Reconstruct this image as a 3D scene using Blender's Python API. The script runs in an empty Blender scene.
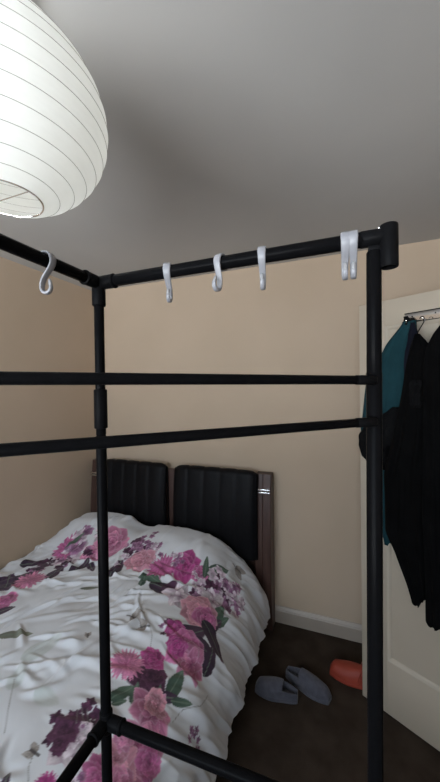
import bpy, bmesh, math, random
import numpy as np
from mathutils import Vector, Matrix

rng = random.Random(7)
COL = bpy.context.scene.collection
PI = math.pi
CAM_H = 1.58
F_PX, YAW, PITCH, ROLL = 324.7, 0.3702, 0.01005, -0.01355

# ------------------------------------------------------------------ helpers
def V(*a): return Vector(a)

def link(name, mesh, mat=None, parent=None, smooth=True, angle=40):
    o = bpy.data.objects.new(name, mesh)
    COL.objects.link(o)
    if mat is not None:
        mesh.materials.append(mat)
    if smooth:
        mesh.polygons.foreach_set('use_smooth', [True] * len(mesh.polygons))
        mesh.set_sharp_from_angle(angle=math.radians(angle))
    if parent is not None:
        o.parent = parent
        p = parent
        off = Vector((0, 0, 0))
        o.matrix_parent_inverse = Matrix.Identity(4)
        # geometry is given in world space: shift it into the parent's space
        M = world_of(parent).inverted()
        mesh.transform(M)
    return o

def world_of(o):
    M = Matrix.LocRotScale(o.location, o.rotation_euler, o.scale)
    if o.parent is not None:
        return world_of(o.parent) @ M
    return M

def bm_link(name, bm, mat=None, parent=None, smooth=True, angle=40):
    me = bpy.data.meshes.new(name)
    bmesh.ops.recalc_face_normals(bm, faces=bm.faces[:])
    bm.to_mesh(me); bm.free()
    return link(name, me, mat, parent, smooth, angle)

def thing(name, label, cat, loc=(0, 0, 0), group=None):
    o = bpy.data.objects.new(name, None)
    COL.objects.link(o)
    o.location = loc
    o.empty_display_size = 0.05
    o['label'] = label; o['category'] = cat
    if group: o['group'] = group
    return o

def tag(o, label, cat, group=None):
    o['label'] = label; o['category'] = cat
    if group: o['group'] = group
    return o

def struct(o):
    o['kind'] = 'structure'
    return o

def add_box(bm, lo, hi, bevel=0.0, seg=2, M=None):
    lo = Vector(lo); hi = Vector(hi)
    r = bmesh.ops.create_cube(bm, size=1.0)
    vs = r['verts']
    for v in vs:
        v.co = Vector((lo[i] + (v.co[i] + .5) * (hi[i] - lo[i]) for i in range(3)))
    if bevel > 0:
        es = list({e for v in vs for e in v.link_edges})
        rr = bmesh.ops.bevel(bm, geom=es, offset=bevel, segments=seg, profile=.5, affect='EDGES')
        vs = list({v for f in rr['faces'] for v in f.verts} | {v for v in vs if v.is_valid})
    if M is not None:
        for v in vs: v.co = M @ v.co
    return vs

def frames(pts, ref=None):
    pts = [Vector(p) for p in pts]
    out = []
    n = len(pts)
    up = ref
    for i in range(n):
        t = (pts[min(i + 1, n - 1)] - pts[max(i - 1, 0)]).normalized()
        if up is None:
            up = Vector((0, 0, 1)) if abs(t.z) < .9 else Vector((1, 0, 0))
        x = up - t * up.dot(t)
        x.normalize()
        y = t.cross(x)
        out.append((pts[i], x, y))
        if ref is None: up = x
    return out

def add_tube(bm, pts, r, seg=16, cap=True, ref=None, sect=None):
    """sweep a circle (or the section list sect of 2D points) along pts; r scalar or list"""
    fr = frames(pts, ref)
    rows = []
    for i, (p, x, y) in enumerate(fr):
        ri = r[i] if isinstance(r, (list, tuple)) else r
        row = []
        m = len(sect) if sect else seg
        for k in range(m):
            if sect:
                a, b = sect[k]
                a *= ri; b *= ri
            else:
                t = 2 * PI * k / seg
                a, b = ri * math.cos(t), ri * math.sin(t)
            row.append(bm.verts.new(p + x * a + y * b))
        rows.append(row)
    m = len(rows[0])
    for i in range(len(rows) - 1):
        for k in range(m):
            bm.faces.new((rows[i][k], rows[i][(k + 1) % m], rows[i + 1][(k + 1) % m], rows[i + 1][k]))
    if cap:
        bm.faces.new(rows[0]); bm.faces.new(list(reversed(rows[-1])))
    return rows

def add_rod(bm, a, b, r, seg=20, round_=0.0015):
    """straight rod with slightly rounded ends"""
    a = Vector(a); b = Vector(b); d = (b - a).normalized()
    e = min(round_, r * .5)
    add_tube(bm, [a, a + d * e * .4, a + d * e * 1.2, b - d * e * 1.2, b - d * e * .4, b],
             [r - e, r - e * .4, r, r, r - e * .4, r - e], seg)

def add_lathe(bm, prof, centre, seg=64, close=False):
    rows = []
    for (r, z) in prof:
        rows.append([bm.verts.new(Vector(centre) + Vector((r * math.cos(2 * PI * k / seg), r * math.sin(2 * PI * k / seg), z))) for k in range(seg)])
    for i in range(len(rows) - 1):
        for k in range(seg):
            bm.faces.new((rows[i][k], rows[i][(k + 1) % seg], rows[i + 1][(k + 1) % seg], rows[i + 1][k]))
    return rows

def grid_mesh(name, P, mat, parent=None, closed_v=False, cols=None, angle=60):
    """P: (n, m, 3) array of world points"""
    n, m = P.shape[:2]
    idx = np.arange(n * m).reshape(n, m)
    a = idx[:-1, :-1].ravel(); b = idx[1:, :-1].ravel(); c = idx[1:, 1:].ravel(); d = idx[:-1, 1:].ravel()
    q = np.stack([a, b, c, d], 1)
    if closed_v:
        q2 = np.stack([idx[:-1, -1], idx[1:, -1], idx[1:, 0], idx[:-1, 0]], 1)
        q = np.concatenate([q, q2])
    me = bpy.data.meshes.new(name)
    me.vertices.add(n * m)
    me.vertices.foreach_set('co', P.reshape(-1).astype(np.float32))
    me.loops.add(q.size)
    me.loops.foreach_set('vertex_index', q.reshape(-1).astype(np.int32))
    me.polygons.add(len(q))
    me.polygons.foreach_set('loop_start', (np.arange(len(q)) * 4).astype(np.int32))
    me.polygons.foreach_set('loop_total', np.full(len(q), 4, np.int32))
    me.update(calc_edges=True)
    me.validate()
    if cols is not None:
        at = me.color_attributes.new('print', 'FLOAT_COLOR', 'POINT')
        c4 = np.ones((n * m, 4), np.float32); c4[:, :3] = cols.reshape(-1, 3)
        at.data.foreach_set('color', c4.reshape(-1))
    return link(name, me, mat, parent, True, angle)

# numpy value noise
def vnoise(x, y, seed=0):
    xi = np.floor(x).astype(np.int64); yi = np.floor(y).astype(np.int64)
    fx = x - xi; fy = y - yi
    fx = fx * fx * fx * (fx * (fx * 6 - 15) + 10); fy = fy * fy * fy * (fy * (fy * 6 - 15) + 10)
    def h(a, b):
        n = (a * 374761393 + b * 668265263 + seed * 974711) & 0x7fffffff
        n = ((n ^ (n >> 13)) * 1274126177) & 0x7fffffff
        n = n ^ (n >> 16)
        return (n & 0xffff) / 65535.0
    v00, v10, v01, v11 = h(xi, yi), h(xi + 1, yi), h(xi, yi + 1), h(xi + 1, yi + 1)
    return (v00 * (1 - fx) + v10 * fx) * (1 - fy) + (v01 * (1 - fx) + v11 * fx) * fy
def perlin(x, y, seed=0):
    xi = np.floor(x).astype(np.int64); yi = np.floor(y).astype(np.int64)
    fx = x - xi; fy = y - yi
    u = fx * fx * fx * (fx * (fx * 6 - 15) + 10); v = fy * fy * fy * (fy * (fy * 6 - 15) + 10)
    def g(a, b, dx, dy):
        n = (a * 374761393 + b * 668265263 + seed * 974711) & 0x7fffffff
        n = ((n ^ (n >> 13)) * 1274126177) & 0x7fffffff
        t = ((n ^ (n >> 16)) & 0xffff) * (2 * math.pi / 65536.0)
        return np.cos(t) * dx + np.sin(t) * dy
    a = g(xi, yi, fx, fy) * (1 - u) + g(xi + 1, yi, fx - 1, fy) * u
    b = g(xi, yi + 1, fx, fy - 1) * (1 - u) + g(xi + 1, yi + 1, fx - 1, fy - 1) * u
    return a * (1 - v) + b * v
def fbm(x, y, seed=0, o=3):
    s = 0; a = .5; t = 0
    for i in range(o):
        s = s + a * perlin(x, y, seed + i * 17); t += a
        x, y = (.8 * x - .6 * y) * 2.03 + 5.1, (.6 * x + .8 * y) * 2.03 + 1.7; a *= .5
    return .5 + s / t
def sstep(a, b, x):
    t = np.clip((x - a) / (b - a), 0, 1)
    return t * t * (3 - 2 * t)

# ------------------------------------------------------------------ materials
def mat(name, col, rough=.6, metal=0.0, spec=.5, noise=None, bump=None, col2=None, sheen=0.0, coat=0.0):
    """procedural principled; noise=(scale, detail) mixes col and col2; bump=(scale, strength, distance)"""
    m = bpy.data.materials.new(name); m.use_nodes = True
    nt = m.node_tree; N = nt.nodes; L = nt.links
    b = N['Principled BSDF']
    b.inputs['Base Color'].default_value = (*col, 1)
    b.inputs['Roughness'].default_value = rough
    b.inputs['Metallic'].default_value = metal
    b.inputs['Specular IOR Level'].default_value = spec
    b.inputs['Sheen Weight'].default_value = sheen
    b.inputs['Coat Weight'].default_value = coat
    tc = N.new('ShaderNodeTexCoord')
    if noise:
        t = N.new('ShaderNodeTexNoise'); t.inputs['Scale'].default_value = noise[0]; t.inputs['Detail'].default_value = noise[1]
        L.new(tc.outputs['Object'], t.inputs['Vector'])
        r = N.new('ShaderNodeValToRGB')
        r.color_ramp.elements[0].position = .35; r.color_ramp.elements[1].position = .65
        r.color_ramp.elements[0].color = (*col, 1); r.color_ramp.elements[1].color = (*(col2 or col), 1)
        L.new(t.outputs['Fac'], r.inputs['Fac']); L.new(r.outputs['Color'], b.inputs['Base Color'])
    if bump:
        t2 = N.new('ShaderNodeTexNoise'); t2.inputs['Scale'].default_value = bump[0]; t2.inputs['Detail'].default_value = 5
        L.new(tc.outputs['Object'], t2.inputs['Vector'])
        bp = N.new('ShaderNodeBump'); bp.inputs['Strength'].default_value = bump[1]; bp.inputs['Distance'].default_value = bump[2]
        L.new(t2.outputs['Fac'], bp.inputs['Height']); L.new(bp.outputs['Normal'], b.inputs['Normal'])
    return m

def wood_mat(name, c1, c2):
    m = bpy.data.materials.new(name); m.use_nodes = True
    nt = m.node_tree; N = nt.nodes; L = nt.links; b = N['Principled BSDF']
    b.inputs['Roughness'].default_value = .42
    tc = N.new('ShaderNodeTexCoord'); mp = N.new('ShaderNodeMapping'); mp.inputs['Scale'].default_value = (30, 30, 2.2)
    t = N.new('ShaderNodeTexNoise'); t.inputs['Scale'].default_value = 1.6; t.inputs['Detail'].default_value = 6
    r = N.new('ShaderNodeValToRGB'); r.color_ramp.elements[0].position = .3; r.color_ramp.elements[1].position = .7
    r.color_ramp.elements[0].color = (*c1, 1); r.color_ramp.elements[1].color = (*c2, 1)
    L.new(tc.outputs['Object'], mp.inputs['Vector']); L.new(mp.outputs['Vector'], t.inputs['Vector'])
    L.new(t.outputs['Fac'], r.inputs['Fac']); L.new(r.outputs['Color'], b.inputs['Base Color'])
    return m

def glass_mat():
    m = bpy.data.materials.new('window_glass'); m.use_nodes = True
    nt = m.node_tree; N = nt.nodes; L = nt.links; N.clear()
    o = N.new('ShaderNodeOutputMaterial'); mx = N.new('ShaderNodeMixShader'); t = N.new('ShaderNodeBsdfTransparent'); g = N.new('ShaderNodeBsdfGlossy')
    g.inputs['Roughness'].default_value = .02
    fr = N.new('ShaderNodeFresnel'); fr.inputs['IOR'].default_value = 1.45
    L.new(fr.outputs[0], mx.inputs['Fac']); L.new(t.outputs[0], mx.inputs[1]); L.new(g.outputs[0], mx.inputs[2]); L.new(mx.outputs[0], o.inputs['Surface'])
    return m

def paper_mat():
    m = bpy.data.materials.new('rice_paper'); m.use_nodes = True
    nt = m.node_tree; N = nt.nodes; L = nt.links; N.clear()
    o = N.new('ShaderNodeOutputMaterial'); mx = N.new('ShaderNodeMixShader'); d = N.new('ShaderNodeBsdfDiffuse'); t = N.new('ShaderNodeBsdfTranslucent')
    tc = N.new('ShaderNodeTexCoord'); mp = N.new('ShaderNodeMapping'); mp.inputs['Scale'].default_value = (14, 14, 60)
    n = N.new('ShaderNodeTexNoise'); n.inputs['Scale'].default_value = 2.0; n.inputs['Detail'].default_value = 6
    r = N.new('ShaderNodeValToRGB')
    r.color_ramp.elements[0].color = (.86, .87, .85, 1); r.color_ramp.elements[1].color = (.94, .95, .93, 1)
    L.new(tc.outputs['Object'], mp.inputs['Vector']); L.new(mp.outputs['Vector'], n.inputs['Vector']); L.new(n.outputs['Fac'], r.inputs['Fac'])
    L.new(r.outputs['Color'], d.inputs['Color']); L.new(r.outputs['Color'], t.inputs['Color'])
    mx.inputs['Fac'].default_value = .45
    L.new(d.outputs[0], mx.inputs[1]); L.new(t.outputs[0], mx.inputs[2]); L.new(mx.outputs[0], o.inputs['Surface'])
    return m

def emit_mat(name, col, s):
    m = bpy.data.materials.new(name); m.use_nodes = True
    nt = m.node_tree; N = nt.nodes; L = nt.links
    b = N['Principled BSDF']; b.inputs['Emission Color'].default_value = (*col, 1); b.inputs['Emission Strength'].default_value = s
    return m

def print_mat():
    m = bpy.data.materials.new('printed_cotton'); m.use_nodes = True
    nt = m.node_tree; N = nt.nodes; L = nt.links; b = N['Principled BSDF']
    a = N.new('ShaderNodeAttribute'); a.attribute_name = 'print'
    L.new(a.outputs['Color'], b.inputs['Base Color'])
    b.inputs['Roughness'].default_value = .85; b.inputs['Specular IOR Level'].default_value = .2; b.inputs['Sheen Weight'].default_value = .15
    tc = N.new('ShaderNodeTexCoord'); t = N.new('ShaderNodeTexNoise'); t.inputs['Scale'].default_value = 45; t.inputs['Detail'].default_value = 4
    bp = N.new('ShaderNodeBump'); bp.inputs['Strength'].default_value = .12; bp.inputs['Distance'].default_value = .003
    L.new(tc.outputs['Object'], t.inputs['Vector']); L.new(t.outputs['Fac'], bp.inputs['Height']); L.new(bp.outputs['Normal'], b.inputs['Normal'])
    return m

M_WALL = mat('beige_wall_paint', (.535, .42, .31), .85, noise=(2.2, 3), col2=(.565, .445, .332), bump=(60, .12, .002))
M_CEIL = mat('ceiling_paint', (.46, .455, .445), .9, noise=(1.6, 3), col2=(.50, .49, .475), bump=(35, .12, .003))
M_CARPET = mat('brown_carpet', (.042, .031, .024), .98, spec=.03, noise=(9, 8), col2=(.062, .046, .035), bump=(420, .8, .004))
M_TRIM = mat('white_gloss_trim', (.37, .315, .265), .42, noise=(6, 2), col2=(.40, .34, .285))
M_DOOR = mat('cream_door_paint', (.50, .43, .34), .42, noise=(3, 3), col2=(.53, .46, .37), bump=(18, .05, .002))
M_BLACK = mat('black_powder_coat', (.0045, .0045, .005), .26, spec=.02, noise=(90, 3), col2=(.0055, .0055, .0062))
M_BLACKP = mat('black_plastic_sleeve', (.0055, .0055, .006), .36, spec=.025, noise=(60, 2), col2=(.007, .007, .0078))
M_WHITEP = mat('white_plastic', (.27, .272, .295), .4, noise=(40, 2), col2=(.31, .312, .335))
M_GREYP = mat('grey_plastic_tip', (.30, .30, .31), .4, noise=(40, 2), col2=(.35, .35, .36))
M_LEATHER = mat('black_leather', (.0045, .0043, .005), .5, spec=.14, noise=(30, 4), col2=(.006, .0058, .007), bump=(160, .25, .0015))
M_WALNUT = wood_mat('walnut_veneer', (.050, .024, .018), (.088, .046, .036))
M_CHROME = mat('chrome', (.78, .77, .76), .18, metal=1.0, noise=(12, 2), col2=(.84, .83, .82))
M_MATT = mat('mattress_ticking', (.6, .58, .55), .9, noise=(25, 3), col2=(.66, .64, .6))
M_BASE = mat('dark_bed_base', (.02, .016, .015), .8, noise=(20, 3), col2=(.03, .024, .022))
M_TEAL = mat('teal_cloth', (.011, .040, .050), .92, spec=.08, noise=(14, 4), col2=(.015, .052, .064), bump=(70, .35, .004))
M_BLKCLOTH = mat('black_cloth', (.0028, .0028, .003), .95, spec=.05, noise=(14, 4), col2=(.004, .004, .0042), bump=(70, .35, .004))
M_DKCLOTH = mat('charcoal_cloth', (.0055, .0055, .006), .95, spec=.06, noise=(14, 4), col2=(.008, .008, .0085), bump=(60, .4, .004))
M_NAVY = mat('navy_cloth', (.008, .009, .016), .95, spec=.12, noise=(14, 4), col2=(.011, .012, .02), bump=(60, .4, .004))
M_GREYFELT = mat('grey_felt', (.075, .075, .095), .95, spec=.05, noise=(40, 5), col2=(.10, .10, .124), bump=(220, .6, .003), sheen=.3)
M_GREYSOLE = mat('dark_grey_sole', (.05, .05, .055), .85, noise=(30, 3), col2=(.065, .065, .07))
M_LINING = mat('grey_lining', (.06, .06, .07), .95, noise=(40, 4), col2=(.08, .08, .09))
M_ORANGE = mat('orange_red_foam', (.30, .042, .022), .6, noise=(12, 3), col2=(.34, .050, .026))
M_ORANGE_IN = mat('dark_red_lining', (.20, .025, .015), .8, noise=(12, 3), col2=(.23, .030, .018))
M_WIRE = mat('thin_bamboo_rib', (.30, .29, .27), .7, noise=(30, 2), col2=(.36, .35, .32))
M_UPVC = mat('white_window_frame', (.8, .8, .79), .35, noise=(8, 2), col2=(.83, .83, .82))
M_GLASS = glass_mat()
M_PAPER = paper_mat()
M_BULB = emit_mat('lit_bulb', (1.0, .99, .95), 11.5)
M_PRINT = print_mat()

# ------------------------------------------------------------------ room
XL, XR, YB, YF, H = -1.97, .752, 2.168, -1.45, 2.403
T = .12
def box_obj(name, boxes, m, bevel=0, parent=None):
    bm = bmesh.new()
    for lo, hi in boxes: add_box(bm, lo, hi, bevel)
    return bm_link(name, bm, m, parent, smooth=bevel > 0)

HX = 2.0
struct(box_obj('floor', [((XL - T, YF - T, -.1), (HX, YB + T, 0))], M_CARPET))
struct(box_obj('ceiling', [((XL - T, YF - T, H), (HX, YB + T, H + .1))], M_CEIL))
struct(box_obj('wall_back', [((XL - T, YB, 0), (XR + T, YB + T, H))], M_WALL))
struct(box_obj('wall_left', [((XL - T, YF - T, 0), (XL, YB, H))], M_WALL))
WX0, WX1, WZ0, WZ1 = -1.80, .35, 1.0, 2.25
struct(box_obj('wall_front', [((XL, YF - T, 0), (WX0, YF, H)), ((WX1, YF - T, 0), (XR + T, YF, H)),
                              ((WX0, YF - T, 0), (WX1, YF, WZ0)), ((WX0, YF - T, WZ1), (WX1, YF, H))], M_WALL))
DY0, DY1 = .655, 1.435      # doorway in the right wall
struct(box_obj('wall_right', [((XR, YF, 0), (XR + T, DY0, H)), ((XR, DY1, 0), (XR + T, YB, H)), ((XR, DY0, 2.02), (XR + T, DY1, H))], M_WALL))
struct(box_obj('wall_hall', [((HX, YF - T, 0), (HX + T, YB + T, H)), ((XR + T, YF - T, 0), (HX, YF, H)), ((XR + T, YB, 0), (HX, YB + T, H))], M_WALL))
# door casing round the doorway
struct(box_obj('trim_1', [((XR - .015, DY0 - .07, 0), (XR, DY0, 2.09)), ((XR - .015, DY1, 0), (XR, DY1 + .07, 2.09)), ((XR - .015, DY0, 2.02), (XR, DY1, 2.09))], M_TRIM, .003))

def skirting(name, a, b, inward):
    """skirting board with a chamfered, moulded top from a to b (floor points on the wall face)"""
    bm = bmesh.new()
    prof = [(0, 0), (.018, 0), (.018, .078), (.015, .084), (.015, .088), (.011, .094), (.006, .103), (0, .106)]
    a = Vector(a); b = Vector(b); n = Vector(inward)
    ra = [bm.verts.new(a + n * d + Vector((0, 0, z))) for d, z in prof]
    rb = [bm.verts.new(b + n * d + Vector((0, 0, z))) for d, z in prof]
    k = len(prof)
    for i in range(k):
        bm.faces.new((ra[i], ra[(i + 1) % k], rb[(i + 1) % k], rb[i]))
    bm.faces.new(ra); bm.faces.new(list(reversed(rb)))
    return struct(bm_link(name, bm, M_TRIM, smooth=False))
skirting('baseboard_back', (XL, YB, 0), (XR, YB, 0), (0, -1, 0))
skirting('baseboard_left', (XL, YF, 0), (XL, YB, 0), (1, 0, 0))
skirting('baseboard_right', (XR, YF, 0), (XR, DY0 - .07, 0), (-1, 0, 0))
skirting('baseboard_front', (XL, YF, 0), (XR, YF, 0), (0, 1, 0))

# window behind the camera, the room's daylight
win = box_obj('window_1', [((WX0, YF - .09, WZ0), (WX0 + .06, YF - .03, WZ1)), ((WX1 - .06, YF - .09, WZ0), (WX1, YF - .03, WZ1)),
                           ((WX0, YF - .09, WZ0), (WX1, YF - .03, WZ0 + .06)), ((WX0, YF - .09, WZ1 - .06), (WX1, YF - .03, WZ1)),
                           (((WX0 + WX1) / 2 - .03, YF - .09, WZ0), ((WX0 + WX1) / 2 + .03, YF - .03, WZ1))], M_UPVC, .004)
struct(win)
box_obj('window_pane', [((WX0 + .05, YF - .064, WZ0 + .05), (WX1 - .05, YF - .058, WZ1 - .05))], M_GLASS, 0, win)
box_obj('window_sill', [((WX0 - .05, YF - .03, WZ0 - .03), (WX1 + .05, YF + .10, WZ0))], M_UPVC, .005, win)

# ------------------------------------------------------------------ open door (leaf swung into the room)
D_DIR = Vector((.8765, -.4815, 0)); D_N = Vector((.4815, .8765, 0))     # along the leaf; away from the viewer
D_O = Vector((.0640, 1.7777, 0)); D_W, D_T = .762, .040
def DM(a, off, z): return D_O + D_DIR * a + D_N * off + Vector((0, 0, z))
def door_box(bm, a0, a1, o0, o1, z0, z1, bevel=0):
    M = Matrix(((D_DIR.x, D_N.x, 0, D_O.x), (D_DIR.y, D_N.y, 0, D_O.y), (0, 0, 1, 0), (0, 0, 0, 1)))
    add_box(bm, (a0, o0, z0), (a1, o1, z1), bevel, 2, M)
DZ0, DZ1, PZ0, PZ1, ST = .008, 1.981, .262, 1.862, .122
bm = bmesh.new()
door_box(bm, 0, ST, 0, D_T, DZ0, DZ1, .002)
door_box(bm, D_W - ST, D_W, 0, D_T, DZ0, DZ1, .002)
door_box(bm, ST, D_W - ST, 0, D_T, DZ0, PZ0, .002)
door_box(bm, ST, D_W - ST, 0, D_T, PZ1, DZ1, .002)
door = struct(bm_link('door_1', bm, M_DOOR))
bm = bmesh.new(); door_box(bm, ST - .005, D_W - ST + .005, .012, .030, PZ0 - .005, PZ1 + .005)
bm_link('door_panel', bm, M_DOOR, door, False)
bm = bmesh.new()   # ovolo moulding around the panel
prof = [(0, 0), (.003, -.001), (.010, .004), (.016, .009), (.020, .012), (0, .012)]
ring = []
for (ca, cz, sa, sz) in ((ST, PZ0, 1, 1), (D_W - ST, PZ0, -1, 1), (D_W - ST, PZ1, -1, -1), (ST, PZ1, 1, -1)):
    ring.append([bm.verts.new(DM(ca + sa * w, o, cz + sz * w)) for w, o in prof])
for i in range(4):
    A, B = ring[i], ring[(i + 1) % 4]
    for k in range(len(prof)):
        bm.faces.new((A[k], A[(k + 1) % len(prof)], B[(k + 1) % len(prof)], B[k]))
bm_link('door_moulding', bm, M_DOOR, door, True, 50)
bm = bmesh.new()   # lever handle on the free edge
for sgn, o in ((-1, 0), (1, D_T)):
    door_box(bm, .058, .088, o if sgn > 0 else -.008, o + .008 if sgn > 0 else 0, .93, 1.10, .003)
    add_rod(bm, DM(.073, o, 1.03), DM(.073, o + sgn * .045, 1.03), .008)
    add_rod(bm, DM(.068, o + sgn * .045, 1.03), DM(.180, o + sgn * .045, 1.03), .008)
HANDLE = bm
bm_link('door_handle', HANDLE, M_CHROME, door)

# ------------------------------------------------------------------ bed
HB_Y0, HB_Y1 = 2.045, 2.145       # headboard depth range
bed = thing('double_bed', 'double bed with walnut headboard and two black padded leather cushions, against the beige wall', 'bed', (-1.2, 1.2, 0))
bm = bmesh.new()
add_box(bm, (-1.915, 2.085, .22), (-.515, 2.13, .985), .006)
headboard = bm_link('headboard', bm, M_WALNUT, bed)
def side_post(x0, x1):
    # upright with a gently raked, rounded front edge and a groove down its face
    bm = bmesh.new()
    prof = []
    for i in range(15):
        z = 1.010 * i / 14
        lean = .030 * (z / 1.01) ** 2
        prof.append((HB_Y0 + .012 - .022 * math.sin(PI * z / 1.01) + lean * .6, HB_Y1, z))
    rows = []
    xs = [x0, x0 + .004, x0 + .046, x0 + .049, x0 + .052, x1 - .004, x1]
    dy = [.004, 0, 0, .005, 0, 0, .004]
    for (yf, yb, z) in prof:
        row = [bm.verts.new((x, yf + d, z)) for x, d in zip(xs, dy)] + [bm.verts.new((x1, yb, z)), bm.verts.new((x0, yb, z))]
        rows.append(row)
    k = len(rows[0])
    for i in range(len(rows) - 1):
        for j in range(k):
            bm.faces.new((rows[i][j], rows[i][(j + 1) % k], rows[i + 1][(j + 1) % k], rows[i + 1][j]))
    bm.faces.new(rows[0]); bm.faces.new(list(reversed(rows[-1])))
    p = bm_link('side_post', bm, M_WALNUT, bed, True, 30)
    bm = bmesh.new()
    for z in (.897, .915):
        add_box(bm, (x0 + .002, HB_Y0 - .004, z - .005), (x1 - .004, HB_Y0 + .03, z + .005), .002)
    bm_link('chrome_strip', bm, M_CHROME, p)['label'] = 'chrome strip across post'
    return p
side_post(-.560, -.458)
side_post(-1.925, -1.845)
def cushion(x0, x1):
    """padded leather panel, rolled over at the top, with stitched vertical channels"""
    n, m = 60, 96
    u = np.linspace(0, 1, n)[:, None]; v = np.linspace(0, 1, m)[None, :]
    z0, z1 = .46, 1.032
    # path of the face: up the front, round the top, down the back
    hgt = z1 - z0
    path = []
    for t in np.linspace(0, 1, 50): path.append((2.012 - .020 * math.sin(PI * t) + .012 * t, z0 + (hgt - .035) * t))
    yt = path[-1][0]
    for a in np.linspace(0, PI, 22)[1:]: path.append((yt + .035 - .035 * math.cos(a), z1 - .035 + .035 * math.sin(a)))
    ye = path[-1][0]
    for t in np.linspace(0, 1, 24)[1:]: path.append((ye + .012 * t, z1 - .035 - .45 * t))
    path = np.array(path); d = np.r_[0, np.cumsum(np.hypot(*np.diff(path, axis=0).T))]
    s = np.linspace(0, d[-1], m)
    py = np.interp(s, d, path[:, 0]); pz = np.interp(s, d, path[:, 1])
    ty = np.gradient(py); tz = np.gradient(pz); L = np.hypot(ty, tz); ny, nz = -tz / L, ty / L
    front = 1 - sstep(.50, .62, s / s[-1])
    puff = np.zeros((n, 1))
    for c in (.02, .19, .385, .58, .77, .98):
        puff = puff - .004 * np.exp(-((u - c) / .013) ** 2)
    puff = puff + .004 * np.abs(np.sin(PI * u * 5)) ** .6
    edge = (1 - np.abs(2 * u - 1) ** 10) * .02 - .02            # rounded side edges
    noise = .0025 * (fbm(u * 7 + 0 * v, v * 9 + 0 * u, int(-x0 * 10)) - .5)
    off = (puff * (.25 + .75 * front[None, :]) + edge + noise)
    P = np.zeros((n, m, 3))
    P[..., 0] = x0 + (x1 - x0) * u
    P[..., 1] = py[None, :] + ny[None, :] * off
    P[..., 2] = pz[None, :] + nz[None, :] * off
    # side walls: two extra rows that run inside
    inner = lambda r: np.stack([r[:, 0], r[:, 1] * .35 + .65 * 2.052, np.minimum(r[:, 2], z1 - .022)], 1)
    P = np.concatenate([inner(P[0])[None], P, inner(P[-1])[None]])
    return grid_mesh('headboard_cushion', P, M_LEATHER, bed, angle=80)
cushion(-1.790, -1.222)
cushion(-1.152, -.542)
bm = bmesh.new(); add_box(bm, (-1.92, .385, .30), (-.70, 1.98, .435), .05, 4)
bm_link('mattress', bm, M_MATT, bed)
bm = bmesh.new(); add_box(bm, (-1.92, .41, .09), (-.64, 2.06, .298), .01)
bm_link('bed_base', bm, M_BASE, bed)
for x in (-1.87, -.68):
    for y in (.46, 1.95):
        bm = bmesh.new(); add_tube(bm, [(x, y, .0), (x, y, .1)], [.022, .03], 16); bm_link('leg', bm, M_BASE, bed)

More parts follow.
